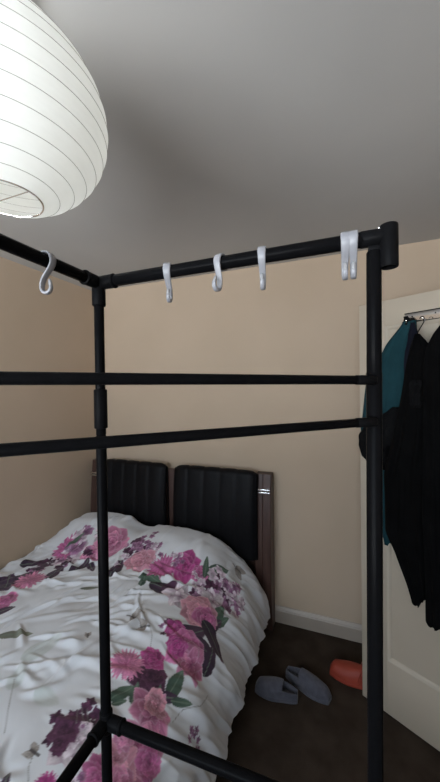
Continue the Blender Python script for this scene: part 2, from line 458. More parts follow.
# ------------------------------------------------------------------ duvet
PROF = np.array([(-1.962, .455), (-1.945, .490), (-1.89, .520), (-1.75, .545), (-1.4, .560), (-1.05, .565), (-.85, .553), (-.72, .522),
                 (-.62, .468), (-.545, .395), (-.495, .315), (-.467, .235), (-.450, .150)])
Y0, Y1 = .27, 1.984
def duvet_points(step=.0038):
    # smooth arc-length profile (Catmull-Rom)
    pts = []
    Q = np.vstack([2 * PROF[0] - PROF[1], PROF, 2 * PROF[-1] - PROF[-2]])
    for i in range(1, len(Q) - 2):
        for t in np.linspace(0, 1, 24, endpoint=False):
            a, b, c, d = Q[i - 1], Q[i], Q[i + 1], Q[i + 2]
            pts.append(.5 * (2 * b + (c - a) * t + (2 * a - 5 * b + 4 * c - d) * t * t + (3 * b - 3 * c + d - a) * t ** 3))
    pts.append(Q[-2]); pts = np.array(pts)
    d = np.r_[0, np.cumsum(np.hypot(*np.diff(pts, axis=0).T))]
    S = d[-1]
    s = np.linspace(0, S, int(S / step)); y = np.linspace(Y0, Y1, int((Y1 - Y0) / step))
    px = np.interp(s, d, pts[:, 0]); pz = np.interp(s, d, pts[:, 1])
    ss, yy = np.meshgrid(s, y, indexing='ij')
    X = np.repeat(px[:, None], len(y), 1); Z = np.repeat(pz[:, None], len(y), 1); Yv = yy.copy()
    top = sstep(.20, .47, Z)                                    # 1 on the bed, 0 at the hem
    # pillows under the cover at the head end
    pill = sstep(1.50, 1.80, yy) * (1 - sstep(1.90, 2.03, yy))
    lump = .105 * np.exp(-((X + 1.62) / .30) ** 4) + .075 * np.exp(-((X + .98) / .30) ** 4) + .02
    Z = Z + pill * lump * top
    # head end and foot end tuck down
    e = np.clip((yy - 1.955) / (Y1 - 1.955), 0, 1); Z = Z - .03 * e ** 2 * top
    e = np.clip((.40 - yy) / .13, 0, 1); Z = np.maximum(Z - .34 * e ** 2.5, np.minimum(Z, .16))
    # narrower drape near the rack post: the cover is pulled in a little towards the foot
    X = X - .022 * sstep(1.25, .75, yy) * (1 - top)
    ds = s[1] - s[0]; dy = y[1] - y[0]
    dXs, dXy = np.gradient(X, ds, dy); dZs, dZy = np.gradient(Z, ds, dy)
    nx = -dZs; nz = dXs; ny = -(dXs * dZy - dZs * dXy)
    # normal = (dP/dy x dP/ds)
    a = np.stack([dXy, np.ones_like(X), dZy], -1); b = np.stack([dXs, np.zeros_like(X), dZs], -1)
    Nn = np.cross(b, a); Nn /= np.linalg.norm(Nn, axis=-1, keepdims=True) + 1e-9
    Nn *= np.sign(Nn[..., 2:3] * .8 + Nn[..., 0:1] * .6 + 1e-6)
    # wrinkles: broad undulation plus individual curved creases
    dm = fbm(ss * 2.2, yy * 2.2, 77) - .5
    dm2 = fbm(ss * 6, yy * 6, 31, 2) - .5
    disp = top * (.030 * dm + .012 * dm2)
    cr = random.Random(5)
    def crease(cx, cy, ang, ln, wd, hgt, bend):
        nonlocal disp
        R_ = ln * .62
        i0, i1 = np.searchsorted(s, [cx - R_, cx + R_]); j0, j1 = np.searchsorted(y, [cy - R_, cy + R_])
        if i1 - i0 < 2 or j1 - j0 < 2: return
        xx = ss[i0:i1, j0:j1] - cx; yq = yy[i0:i1, j0:j1] - cy
        a = xx * math.cos(ang) + yq * math.sin(ang); b = -xx * math.sin(ang) + yq * math.cos(ang)
        b = b - bend * ln * ((a / ln) ** 2 * 2 - .25)
        env = np.clip(1 - (2 * a / ln) ** 2, 0, 1) ** 1.3
        w = wd * (.6 + .7 * (a / ln + .5))
        t = b / w
        prof = np.exp(-t * t) - .45 * np.exp(-((t - 1.5) / .9) ** 2) - .30 * np.exp(-((t + 1.7) / 1.1) ** 2)
        disp[i0:i1, j0:j1] += top[i0:i1, j0:j1] * hgt * 1.4 * env * prof
    for k in range(150):
        cx = cr.uniform(.05, 1.15); cy = cr.uniform(.45, 1.60)
        ang = cr.choice([cr.gauss(.85, .35), cr.gauss(1.15, .3), cr.gauss(-.45, .4), cr.gauss(.1, .3)])
        big = cr.random()
        crease(cx, cy, ang, .10 + .34 * big * cr.random() + .05, .008 + .011 * cr.random(), (.003 + .007 * cr.random()), cr.uniform(-.35, .35))
    for k in range(26):                                         # soft pulls over the pillows
        cx = cr.uniform(.1, 1.5); cy = cr.uniform(1.55, 1.95)
        crease(cx, cy, cr.gauss(1.45, .25), cr.uniform(.12, .3), cr.uniform(.014, .026), cr.uniform(.002, .005), cr.uniform(-.2, .2))
    for k in range(24):                                         # pulls running over the right shoulder of the bed
        cx = cr.uniform(1.0, 1.45); cy = cr.uniform(.6, 1.6)
        crease(cx, cy, cr.gauss(.35, .35), cr.uniform(.15, .4), cr.uniform(.010, .02), cr.uniform(.003, .007), cr.uniform(-.3, .3))
    def ridged(x, yq, seed, o=3): return 1 - np.abs(2 * fbm(x, yq, seed, o) - 1) * 2.2
    # puffed quilt edge along the wall
    disp = disp + (.014 + .05 * (fbm(ss * 4, yy * 8, 5) - .5)) * np.exp(-((ss - .12) / .07) ** 2)
    # hanging folds on the right side
    fall = sstep(S - .62, S - .12, ss)
    fold = np.sin((yy + .28 * (S - ss)) * 31 + 5 * fbm(yy * 3, ss * 2, 13)) * (.35 + .9 * fbm(yy * 5, ss * 1.5, 15))
    foldb = ridged((yy + .5 * (S - ss)) * 9, ss * 2.0, 91)
    disp = disp + fall * (.013 * fold + .013 * np.clip(foldb, -.4, 1)) * (1 - .5 * sstep(1.0, .6, yy)) - .006 * fall
    P = np.stack([X, Yv, Z], -1) + Nn * disp[..., None]
    P[..., 0] = np.maximum(P[..., 0], -1.966)
    duvet_points.inner = P - Nn * .013
    duvet_points.inner[..., 0] = np.maximum(duvet_points.inner[..., 0], -1.962)
    return s, y, ss, yy, P

# ---- printed flowers, in cloth metres (s across from the wall, y along the bed)
class Print:
    def __init__(self, s, y):
        self.s, self.y = s, y
        self.C = np.empty((len(s), len(y), 3), np.float32)
        self.C[:] = (.70, .72, .76)
    def win(self, cx, cy, R):
        i0, i1 = np.searchsorted(self.s, [cx - R, cx + R]); j0, j1 = np.searchsorted(self.y, [cy - R, cy + R])
        if i0 >= i1 or j0 >= j1: return None
        xx, yy = np.meshgrid(self.s[i0:i1] - cx, self.y[j0:j1] - cy, indexing='ij')
        return (slice(i0, i1), slice(j0, j1)), xx, yy
    def petal(self, cx, cy, ang, ln, wd, base, tip, edge=None, vein=.25, soft=.0025, alpha=1, notch=.0, seed=0):
        """one petal / leaf starting at (cx,cy), pointing along ang"""
        w = self.win(cx, cy, ln * 1.15)
        if w is None: return
        sl, xx, yy = w
        a = (xx * math.cos(ang) + yy * math.sin(ang)) / ln; b = (-xx * math.sin(ang) + yy * math.cos(ang)) / wd
        wob = .16 * (vnoise(xx / ln * 5 + seed * 3.1, yy / ln * 5 + seed, seed) - .5)
        t = np.clip(a, 0, 1)
        half = .5 * np.sin(PI * t ** .75) ** .7 * (1 + wob) * (1 - notch * sstep(.75, 1, t) * (1 - np.abs(b)))
        inside = (half - np.abs(b)) * wd
        m = np.clip(inside / soft, 0, 1) * ((a > 0) & (a < 1)) * alpha
        base = np.array(base); tip = np.array(tip)
        k = np.clip(t + .25 * (vnoise(a * 4 + seed, b * 9 + seed, seed + 5) - .5), 0, 1)[..., None]
        col = base * (1 - k) + tip * k
        col = col * (1 + vein * (vnoise(a * 3, b * 14 + seed, seed + 9) - .5))[..., None]
        if edge is not None:
            ee = (1 - np.clip(inside / (wd * .12 + .001), 0, 1))[..., None] * .42
            col = col * (1 - ee) + np.array(edge) * ee
        self.C[sl] = self.C[sl] * (1 - m[..., None]) + col * m[..., None]
    def flower(self, cx, cy, R, pal, n=(9, 7, 5), seed=0, wide=.75):
        r = random.Random(seed)
        base, tip, edge = pal
        for ring, k in enumerate(n):
            sc = R * (1, .70, .42, .25)[ring]
            a0 = r.random() * 6.28
            for i in range(k):
                a = a0 + 2 * PI * i / k + r.uniform(-.2, .2)
                f = r.uniform(.62, 1.22)
                self.petal(cx + r.uniform(-.08, .08) * R, cy + r.uniform(-.08, .08) * R, a, sc * r.uniform(.85, 1.1), sc * wide * r.uniform(.8, 1.2),
                           [c * f * .55 for c in base], [min(1, c * f) for c in tip], edge, .35, seed=r.randrange(999), notch=.25)
    def mum(self, cx, cy, R, pal, seed=0):
        r = random.Random(seed)
        base, tip, edge = pal
        for ring in range(5):
            sc = R * (1 - .19 * ring); k = 26 - 4 * ring
            for i in range(k):
                a = 2 * PI * (i + .5 * (ring % 2)) / k + r.uniform(-.08, .08); f = r.uniform(.7, 1.2)
                self.petal(cx, cy, a, sc * r.uniform(.88, 1.06), sc * .24, [c * f * .7 for c in base], [min(1, c * f) for c in tip], None, .3, .0015, seed=r.randrange(999))
    def cluster(self, cx, cy, R, pals, n=14, seed=0):
        """loose cluster of small florets"""
        r = random.Random(seed)
        for i in range(int(n * 1.4)):
            a = r.random() * 6.28; d = R * 1.1 * math.sqrt(r.random()); pal = pals[r.randrange(len(pals))]
            fx, fy = cx + d * math.cos(a), cy + d * math.sin(a)
            for k in range(5):
                f = r.uniform(.55, 1.25)
                self.petal(fx, fy, a + k * 1.257 + r.uniform(-.2, .2), R * r.uniform(.28, .42), R * .27, [c * f for c in pal[0]], [min(1, c * f) for c in pal[1]], None, .4, .0015, seed=r.randrange(999))
    def leaf(self, cx, cy, ang, ln, wd, c1=(.045, .075, .055), c2=(.10, .155, .115), seed=0):
        ca, sa = math.cos(ang), math.sin(ang)
        self.petal(cx - ca * ln / 2, cy - sa * ln / 2, ang, ln, wd, c1, c2, None, .3, .002, seed=seed)
        self.stroke([(cx - ca * ln * .48, cy - sa * ln * .48), (cx + ca * ln * .42, cy + sa * ln * .42)], .0012, (.16, .21, .16))
    def stroke(self, pts, r, col, alpha=.9):
        for (a, b) in zip(pts[:-1], pts[1:]):
            n = max(2, int(math.dist(a, b) / .003))
            cx, cy = (a[0] + b[0]) / 2, (a[1] + b[1]) / 2
            w = self.win(cx, cy, math.dist(a, b) / 2 + .01)
            if w is None: continue
            sl, xx, yy = w
            dx, dy = b[0] - a[0], b[1] - a[1]; L2 = dx * dx + dy * dy + 1e-12
            px, py = xx + cx - a[0], yy + cy - a[1]
            t = np.clip((px * dx + py * dy) / L2, 0, 1)
            dd = np.hypot(px - t * dx, py - t * dy)
            m = np.clip((r + .0015 - dd) / .002, 0, 1)[..., None] * alpha
            self.C[sl] = self.C[sl] * (1 - m) + np.array(col) * m

PINK = ((.44, .08, .23), (.72, .29, .46), (.84, .62, .72))
ROSE = ((.34, .045, .18), (.60, .18, .38), (.78, .50, .63))
MAG = ((.25, .02, .13), (.50, .085, .29), (.70, .36, .54))
SALM = ((.52, .16, .25), (.74, .36, .46), (.86, .62, .69))
PLUM = ((.055, .018, .045), (.115, .04, .085), (.19, .085, .14))
PURP = ((.19, .07, .16), (.42, .24, .37), (.58, .42, .54))
WHITEP = ((.42, .24, .36), (.78, .72, .76), (.35, .15, .28))
WP2 = ((.50, .36, .46), (.76, .70, .76))
P1c, P2c, P3c = (PLUM[0], PLUM[1]), (PURP[0], PURP[1]), WP2
#PATTERN#
PATTERN = [
    ('sprig', 0.759, 1.302, 0.0484, 0.54), ('sprig', 0.711, 0.934, 0.0716, 0.46), ('faint', 0.922, 0.753, 0.0564, 2.03),
    ('faint', 1.006, 0.783, 0.0565, 0.00), ('faint', 0.850, 0.849, 0.0788, 1.25), ('moth', 1.163, 0.656, 0.0353, 3.14),
    ('stem', 0, 0, 0, (1.205, 0.602, 1.175, 0.626, 1.163, 0.65)), ('stem', 0, 0, 0, (1.036, 0.656, 0.952, 0.735, 0.898, 0.789)),
    ('dark', 1.151, 0.578, 0.0244, 2.03), ('moth', 1.085, 1.211, 0.0581, 0.20), ('moth', 1.175, 1.187, 0.0433, -2.90),
    ('stem', 0, 0, 0, (1.253, 1.109, 1.223, 1.163, 1.175, 1.211)), ('moth', 0.988, 1.043, 0.0240, 2.24), ('dark', 0.307, 1.236, 0.1136, 0.93),
    ('dark', 0.295, 1.175, 0.1187, 0.00), ('dark', 0.277, 1.211, 0.0868, 2.36), ('dark', 0.241, 1.405, 0.0800, 0.68),
    ('cluster', 0.355, 1.399, 0.0930, [P1c,P2c], 10), ('dark', 0.470, 1.344, 0.0716, 1.69), ('peony', 0.446, 1.073, 0.0611, ROSE),
    ('dark', 0.506, 1.024, 0.0505, 0.79), ('mum', 0.398, 1.242, 0.0946, PINK), ('cluster', 0.368, 1.489, 0.0966, [P2c,P3c,P1c], 14),
    ('mum', 0.331, 1.574, 0.1104, ROSE), ('cluster', 0.428, 1.604, 0.1085, [P2c,P3c], 18), ('leaf', 0.343, 1.622, 0.0592, 1.03),
    ('peony', 0.536, 1.562, 0.0736, PINK), ('dark', 0.560, 1.429, 0.0731, 1.43), ('dark', 0.627, 1.453, 0.0497, -0.61),
    ('cluster', 0.542, 1.586, 0.0662, [P1c,P2c], 8), ('dark', 0.777, 1.483, 0.0805, 1.77), ('cluster', 0.777, 1.646, 0.0741, [P1c,P2c], 12),
    ('cluster', 0.837, 1.706, 0.0716, [P2c], 8), ('peony', 0.603, 1.658, 0.1048, PINK), ('cluster', 0.777, 1.555, 0.0604, [P1c,P3c], 8),
    ('cluster', 0.940, 1.640, 0.0546, [P2c,P3c], 10), ('leaf', 1.012, 1.465, 0.0751, 0.00), ('leaf', 0.988, 1.441, 0.0517, 1.82),
    ('peony', 0.880, 1.568, 0.0862, SALM), ('dark', 1.127, 1.429, 0.0942, 0.00, 1.0), ('blot', 1.157, 1.447, 0.0545),
    ('mum', 1.030, 1.562, 0.0919, ROSE), ('peony', 1.145, 1.616, 0.0830, MAG), ('cluster', 1.078, 1.652, 0.0481, [P2c,P3c], 9),
    ('peony', 1.241, 1.616, 0.0522, ROSE), ('cluster', 1.253, 1.586, 0.0423, [P2c,P3c], 9), ('lily', 1.211, 1.429, 0.0772, WHITEP),
    ('leaf', 1.253, 1.664, 0.0609, 1.85, 0.6), ('leaf', 1.319, 1.694, 0.0765, 0.95, 0.9), ('leaf', 1.301, 1.616, 0.0407, 1.57),
    ('cluster', 1.374, 1.634, 0.0823, [P2c,P3c,P1c], 24), ('cluster', 1.452, 1.652, 0.0754, [P2c,P3c], 18),
    ('cluster', 1.332, 1.525, 0.0828, [P2c,P3c,P1c], 20), ('lily', 1.368, 1.525, 0.0790, WHITEP), ('moth', 1.392, 1.839, 0.0685, 0.00),
    ('leaf', 1.416, 1.489, 0.0695, 1.48), ('leaf', 1.452, 1.471, 0.0483, 1.25), ('dark', 1.428, 1.423, 0.0538, 1.21),
    ('peony', 1.326, 1.411, 0.0956, SALM), ('peony', 1.374, 1.411, 0.0648, ROSE), ('dark', 1.356, 1.272, 0.0894, 1.03, 1.1),
    ('dark', 1.440, 1.266, 0.0654, 0.00, 1.2), ('dark', 1.452, 1.350, 0.0913, -0.46, 1.0), ('dark', 1.476, 1.260, 0.0627, 1.82),
    ('cluster', 1.271, 1.230, 0.0423, [P1c,P2c], 6), ('peony', 1.295, 1.242, 0.0465, MAG), ('blot', 1.301, 1.030, 0.0614),
    ('peony', 1.307, 1.024, 0.0721, PLUM), ('peony', 1.283, 1.085, 0.0526, MAG), ('peony', 1.374, 1.205, 0.0871, ROSE),
    ('lily', 1.416, 1.181, 0.0775, PINK), ('peony', 1.332, 1.193, 0.0455, MAG), ('leaf', 1.265, 0.916, 0.0458, 1.11, 1.1),
    ('leaf', 1.301, 0.940, 0.0397, 1.89, 0.8), ('leaf', 1.277, 0.886, 0.0275, 0.79), ('leaf', 1.368, 1.000, 0.0270, 1.82),
    ('leaf', 1.404, 1.067, 0.0595, 1.57, 1.0), ('dark', 1.404, 1.012, 0.0542, 0.64, 0.7), ('leaf', 1.458, 1.043, 0.0462, 0.64, 0.6),
    ('mum', 1.211, 1.006, 0.0749, PINK), ('stem', 0, 0, 0, (1.464, 0.976, 1.476, 1.036, 1.524, 1.097, 1.548, 1.175)),
    ('lily', 1.386, 0.928, 0.0806, PINK), ('peony', 1.380, 0.964, 0.0449, SALM), ('cluster', 1.573, 1.018, 0.0375, [P2c], 8),
    ('lily', 1.404, 0.831, 0.0837, PINK), ('lily', 1.368, 0.771, 0.0640, SALM), ('peony', 1.452, 0.837, 0.0472, ROSE),
    ('peony', 1.350, 0.825, 0.0395, PINK), ('cluster', 1.205, 0.759, 0.0662, [P1c], 16), ('lily', 1.229, 0.729, 0.0670, WHITEP),
    ('peony', 1.187, 0.741, 0.0454, PLUM), ('peony', 1.211, 0.699, 0.0266, PLUM), ('cluster', 1.247, 0.759, 0.0247, [P2c,P3c], 8),
    ('stem', 0, 0, 0, (1.211, 0.759, 1.181, 0.795, 1.187, 0.807, 1.223, 0.777)), ('stem', 0, 0, 0, (1.235, 0.783, 1.205, 0.813)),
    ('peony', 1.350, 0.705, 0.0476, ROSE), ('mum', 1.247, 0.620, 0.0334, MAG), ('peony', 1.416, 0.729, 0.0503, PINK),
    ('cluster', 1.307, 0.650, 0.0337, [P2c,P3c], 10),
]
#ENDPATTERN#

def paint(s, y):
    pr = Print(s, y)
    # large faint washes of the print
    for k, it in enumerate(PATTERN):
        kind, cx, cy, R = it[:4]
        seed = 100 + k * 7
        if kind == 'peony': pr.flower(cx, cy, R * 1.12, it[4], (8, 7, 6, 5), seed=seed, wide=1.0)
        elif kind == 'lily': pr.flower(cx, cy, R * 1.12, it[4], (6, 5, 4), seed=seed, wide=.80)
        elif kind == 'mum': pr.mum(cx, cy, R, it[4], seed)
        elif kind == 'cluster': pr.cluster(cx, cy, R, it[4], it[5] if len(it) > 5 else 14, seed)
        elif kind == 'leaf': pr.leaf(cx, cy, it[4], R * 2, R * (it[5] if len(it) > 5 else .8), seed=seed)
        elif kind == 'dark': pr.leaf(cx, cy, it[4], R * 2, R * (it[5] if len(it) > 5 else 1.0), (.035, .022, .04), (.085, .045, .08), seed=seed)
        elif kind == 'sprig': pr.leaf(cx, cy, it[4], R * 2, R * .62, (.13, .14, .11), (.25, .26, .21), seed=seed)
        elif kind == 'faint': pr.petal(cx, cy, it[4], R * 2, R * 1.1, (.45, .51, .48), (.55, .58, .56), None, .2, .01, .6, seed=seed)
        elif kind == 'moth':
            a = it[4]
            for da, l in ((.5, 1.0), (-.5, 1.0), (1.1, .65), (-1.1, .65)):
                pr.petal(cx, cy, a + da, R * l, R * l * .62, (.20, .17, .15), (.45, .42, .40), (.13, .11, .12), .5, .0015, seed=seed + int(da * 10))
            pr.stroke([(cx - math.cos(a) * R * .4, cy - math.sin(a) * R * .4), (cx + math.cos(a) * R * .5, cy + math.sin(a) * R * .5)], .003, (.08, .07, .07))
        elif kind == 'stem': pr.stroke([(it[4][i], it[4][i + 1]) for i in range(0, len(it[4]), 2)], .0006, (.22, .22, .21))
        elif kind == 'blot': pr.petal(cx - R, cy, 0.0, R * 2, R * 1.9, (.07, .03, .06), (.11, .05, .09), None, .5, .004, seed=seed)
    return pr.C
#DUVETEND#

s_, y_, ss_, yy_, P_ = duvet_points()
C_ = paint(s_, y_)
def shell(name, P, Q, m, C):
    """closed quilt: upper grid P, under side Q, joined round the border"""
    n, k = P.shape[:2]; N = n * k
    idx = np.arange(N).reshape(n, k)
    def quads(i): return np.stack([i[:-1, :-1].ravel(), i[1:, :-1].ravel(), i[1:, 1:].ravel(), i[:-1, 1:].ravel()], 1)
    top = quads(idx); bot = quads(idx + N)[:, ::-1]
    border = np.concatenate([idx[0, :], idx[1:, -1], idx[-1, -2::-1], idx[-2::-1, 0]])
    a, b = border[:-1], border[1:]
    side = np.stack([a, b, b + N, a + N], 1)
    q = np.concatenate([top, bot, side])
    me = bpy.data.meshes.new(name)
    me.vertices.add(2 * N); me.vertices.foreach_set('co', np.concatenate([P.reshape(-1), Q.reshape(-1)]).astype(np.float32))
    me.loops.add(q.size); me.loops.foreach_set('vertex_index', q.reshape(-1).astype(np.int32))
    me.polygons.add(len(q)); me.polygons.foreach_set('loop_start', (np.arange(len(q)) * 4).astype(np.int32)); me.polygons.foreach_set('loop_total', np.full(len(q), 4, np.int32))
    me.update(calc_edges=True)
    at = me.color_attributes.new('print', 'FLOAT_COLOR', 'POINT')
    c4 = np.ones((2 * N, 4), np.float32); c4[:N, :3] = C.reshape(-1, 3); c4[N:, :3] = (.70, .72, .76)
    at.data.foreach_set('color', c4.reshape(-1))
    return link(name, me, m, None, True, 180)
duvet = shell('duvet', P_, duvet_points.inner, M_PRINT, C_)
tag(duvet, 'rumpled white duvet printed with pink peonies and dark leaves, spread over the bed', 'duvet')

# ------------------------------------------------------------------ clothes rack
RX, RY = -.398, .451            # far corner post
QX, QY = .0350, .462             # right post
SX = .052                       # loose corner sleeve at the end of the rear rail
PX3, PY3 = -.392, .035          # third post, left of the viewer
ZT, ZL = 1.764, .998
ZR = 1.769                      # the rear rail rises a touch to its loose end
R_T = .0092
rack = thing('clothes_rack', 'black tubular clothes rack standing in front of the bed', 'clothes rack', (RX, RY, 0))
def rods(name, segs, parent, m=M_BLACK):
    bm = bmesh.new()
    for a, b, r in segs: add_rod(bm, a, b, r)
    return bm_link(name, bm, m, parent)
def foot(x, y, parent):
    bm = bmesh.new(); add_tube(bm, [(x, y, 0), (x, y, .006), (x, y, .03)], [.013, .015, .0125], 20); bm_link('foot_cap', bm, M_BLACKP, parent)
# posts (lower tube, with a thinner tube telescoped into it)
p0 = rods('post', [((RX, RY, .004), (RX, RY, 1.50), R_T * .98), ((RX, RY, 1.50), (RX, RY, ZT - .002), R_T * .92)], rack)
rods('joint_sleeve', [((RX, RY, 1.512), (RX, RY, 1.580), .0112)], p0, M_BLACKP)
foot(RX, RY, p0)
p1 = rods('post', [((QX - .009, QY, .004), (QX - .001, QY, 1.598), .0096), ((QX - .001, QY, 1.59), (QX, QY, 1.752), .0091)], rack)
foot(QX - .009, QY, p1)
p2 = rods('post', [((PX3, PY3, .004), (PX3, PY3, ZT - .002), R_T)], rack)
foot(PX3, PY3, p2)
# rails
rods('top_rail', [((RX, RY, ZT), (SX, QY, ZR), .0098)], rack)
rods('top_rail', [((RX, RY, ZT), (PX3, PY3, ZT), R_T)], rack)
rods('lower_rail', [((RX, RY, ZL), (QX - .0035, QY, ZL), R_T)], rack)
rods('lower_rail', [((RX, RY, ZL), (PX3, PY3, ZL), R_T)], rack)
# three-way corner fittings
def corner(x, y, z, d1, d2, down, up, parent=rack):
    bm = bmesh.new()
    c = Vector((x, y, z)); r = .0114
    for d, l in ((Vector(d1), .034), (Vector(d2), .034)):
        add_rod(bm, c, c + d.normalized() * l, r)
        add_rod(bm, c + d.normalized() * (l - .004), c + d.normalized() * (l + .001), r + .0008)
    add_rod(bm, c + Vector((0, 0, up)), c - Vector((0, 0, down)), r)
    bmesh.ops.create_uvsphere(bm, u_segments=18, v_segments=12, radius=r * 1.02, matrix=Matrix.Translation(c))
    return bm_link('corner_fitting', bm, M_BLACKP, parent)
corner(RX, RY, ZT, (QX - RX, QY - RY, 0), (PX3 - RX, PY3 - RY, 0), .040, .004)
corner(RX, RY, ZL, (QX - RX, QY - RY, 0), (PX3 - RX, PY3 - RY, 0), .018, .018)
corner(QX - .0035, QY, ZL, (RX - QX, RY - QY, 0), (RX - QX, RY - QY, 0), .018, .018)
corner(PX3, PY3, ZT, (RX - PX3, RY - PY3, 0), (RX - PX3, RY - PY3, 0), .040, .004)
corner(PX3, PY3, ZL, (RX - PX3, RY - PY3, 0), (RX - PX3, RY - PY3, 0), .018, .018)
# open-ended sleeve at the right end of the rear rail, sitting beside the post
bm = bmesh.new()
zc = ZT - .008; ro, ri = .0108, .0088
prof = [(.0001, .026), (ro - .002, .026), (ro - .0006, .0254), (ro, .024), (ro, -.026), (ro - .0006, -.0275), (ri, -.0275), (ri, .020), (.0001, .020)]
add_lathe(bm, prof, (SX, QY - .002, zc), 32)
add_rod(bm, (SX - .034, QY, ZR), (SX, QY, ZR), .0106)
add_box(bm, (SX - .024, QY - .003, ZR - .017), (SX - .008, QY + .003, ZR - .006), .001)
bm_link('corner_fitting', bm, M_BLACKP, rack)
bm = bmesh.new(); bmesh.ops.create_uvsphere(bm, u_segments=12, v_segments=8, radius=.0022, matrix=Matrix.Translation((SX - .0115, QY - .004, ZR + .0100)))
bm_link('screw', bm, M_CHROME, rack)
# two thin bars running diagonally across to the third post
for z0, z1 in ((1.5870, 1.5910), (1.5350, 1.5330)):
    a = Vector((QX - .0015, QY - .0125, z0)); b = Vector((PX3, PY3, z1)); d = (b - a).normalized()
    bar = rods('crossbar', [(a + d * .002, b, .0054)], rack)
    rods('bar_end', [(a, a + d * .032, .0060)], bar, M_BLACKP)

# ------------------------------------------------------------------ S-hooks
def s_hook_mesh():
    """S of flat white plastic: local frame, rail axis = Y, hook lies in XZ, rail centre at origin"""
    R, r2 = .0118, .0078
    pts = []
    for i in range(15):
        a = math.radians(200 - i * 200 / 14); pts.append((R * math.cos(a), R * math.sin(a)))
    b0, b1, b2, b3 = (R, 0), (R + .0005, -.014), (-r2 - .001, -.020), (-r2, -.038)
    for k in range(1, 9):
        t = k / 9; q = 1 - t
        pts.append(tuple(q ** 3 * b0[d] + 3 * q * q * t * b1[d] + 3 * q * t * t * b2[d] + t ** 3 * b3[d] for d in (0, 1)))
    for i in range(13):
        a = math.radians(180 + i * 200 / 12); pts.append((r2 * math.cos(a), -.038 + r2 * math.sin(a)))
    return pts
HOOK_PTS = s_hook_mesh()
def hook_bm():
    bm = bmesh.new()
    n = len(HOOK_PTS)
    wd, th = .0060, .0016
    sec = []
    for k in range(12):
        t = 2 * PI * k / 12; c, s = math.cos(t), math.sin(t)
        sec.append((math.copysign(abs(c) ** .5, c), math.copysign(abs(s) ** .5, s)))
    rows = []
    for i, (x, z) in enumerate(HOOK_PTS):
        xa, za = HOOK_PTS[max(i - 1, 0)]; xb, zb = HOOK_PTS[min(i + 1, n - 1)]
        tx, tz = xb - xa, zb - za; L = math.hypot(tx, tz); nx, nz = -tz / L, tx / L
        f = 1.0 - .55 * max(0.0, (i - 13) / (n - 14)) ** .8
        w = wd * f; h = th * (1.3 if i > n - 12 else 1)
        rows.append([bm.verts.new((x + nx * h * b, w * a, z + nz * h * b)) for a, b in sec])
    for i in range(n - 1):
        for k in range(12): bm.faces.new((rows[i][k], rows[i][(k + 1) % 12], rows[i + 1][(k + 1) % 12], rows[i + 1][k]))
    bm.faces.new(rows[0]); bm.faces.new(list(reversed(rows[-1])))
    return bm
bm = hook_bm(); bmesh.ops.recalc_face_normals(bm, faces=bm.faces[:]); hme = bpy.data.meshes.new('s_hook'); bm.to_mesh(hme); bm.free()
hme.materials.append(M_WHITEP); hme.polygons.foreach_set('use_smooth', [True] * len(hme.polygons))
bm = bmesh.new(); ex, ez = HOOK_PTS[-1]; fx, fz = HOOK_PTS[-2]
dx, dz = (ex - fx), (ez - fz); L = math.hypot(dx, dz); dx /= L; dz /= L
add_tube(bm, [(ex - dx * .002, 0, ez - dz * .002), (ex + dx * .001, 0, ez + dz * .001), (ex + dx * .006, 0, ez + dz * .006), (ex + dx * .009, 0, ez + dz * .009)], [.0022, .0027, .0026, .0012], 12)
bmesh.ops.recalc_face_normals(bm, faces=bm.faces[:])
tme = bpy.data.meshes.new('hook_tip'); bm.to_mesh(tme); bm.free(); tme.materials.append(M_GREYP); tme.polygons.foreach_set('use_smooth', [True] * len(tme.polygons))
def hook(x, y, rz, label, tilt=0.0, sway=0.0):
    o = bpy.data.objects.new('s_hook', hme); COL.objects.link(o)
    o.location = (x, y, ZT if x < -.38 else ZT + (ZR - ZT) * (x - RX) / (SX - RX)); o.rotation_euler = (sway, tilt, rz)
    tag(o, label, 'hook', 'white hooks hanging on the rack rails')
    t = bpy.data.objects.new('hook_tip', tme); COL.objects.link(t); t.parent = o
    t['label'] = 'grey hook tip'
    return o
rail_y = lambda x: RY + (QY - RY) * (x - RX) / (SX - RX)
hook(RX + (PX3 - RX) * (.451 - .344) / (.451 - .035), .344, .10, 'white plastic S-hook alone on the left rail, seen side-on')
HK = [(-.262, 'white S-hook on the rear rail, first from the corner post', .30, .12),
      (-.173, 'white S-hook on the rear rail, second from the corner post, turned askew', -.15, -.35),
      (-.110, 'white S-hook on the rear rail, third from the corner post', .15, .0),
      (.0005, 'left one of the touching pair of white S-hooks by the right post', .05, .08),
      (.0105, 'right one of the touching pair of white S-hooks by the right post', -.02, .10)]
for x, lab, dz_, til in HK:
    hook(x, rail_y(x), -PI / 2 + dz_, lab, til)

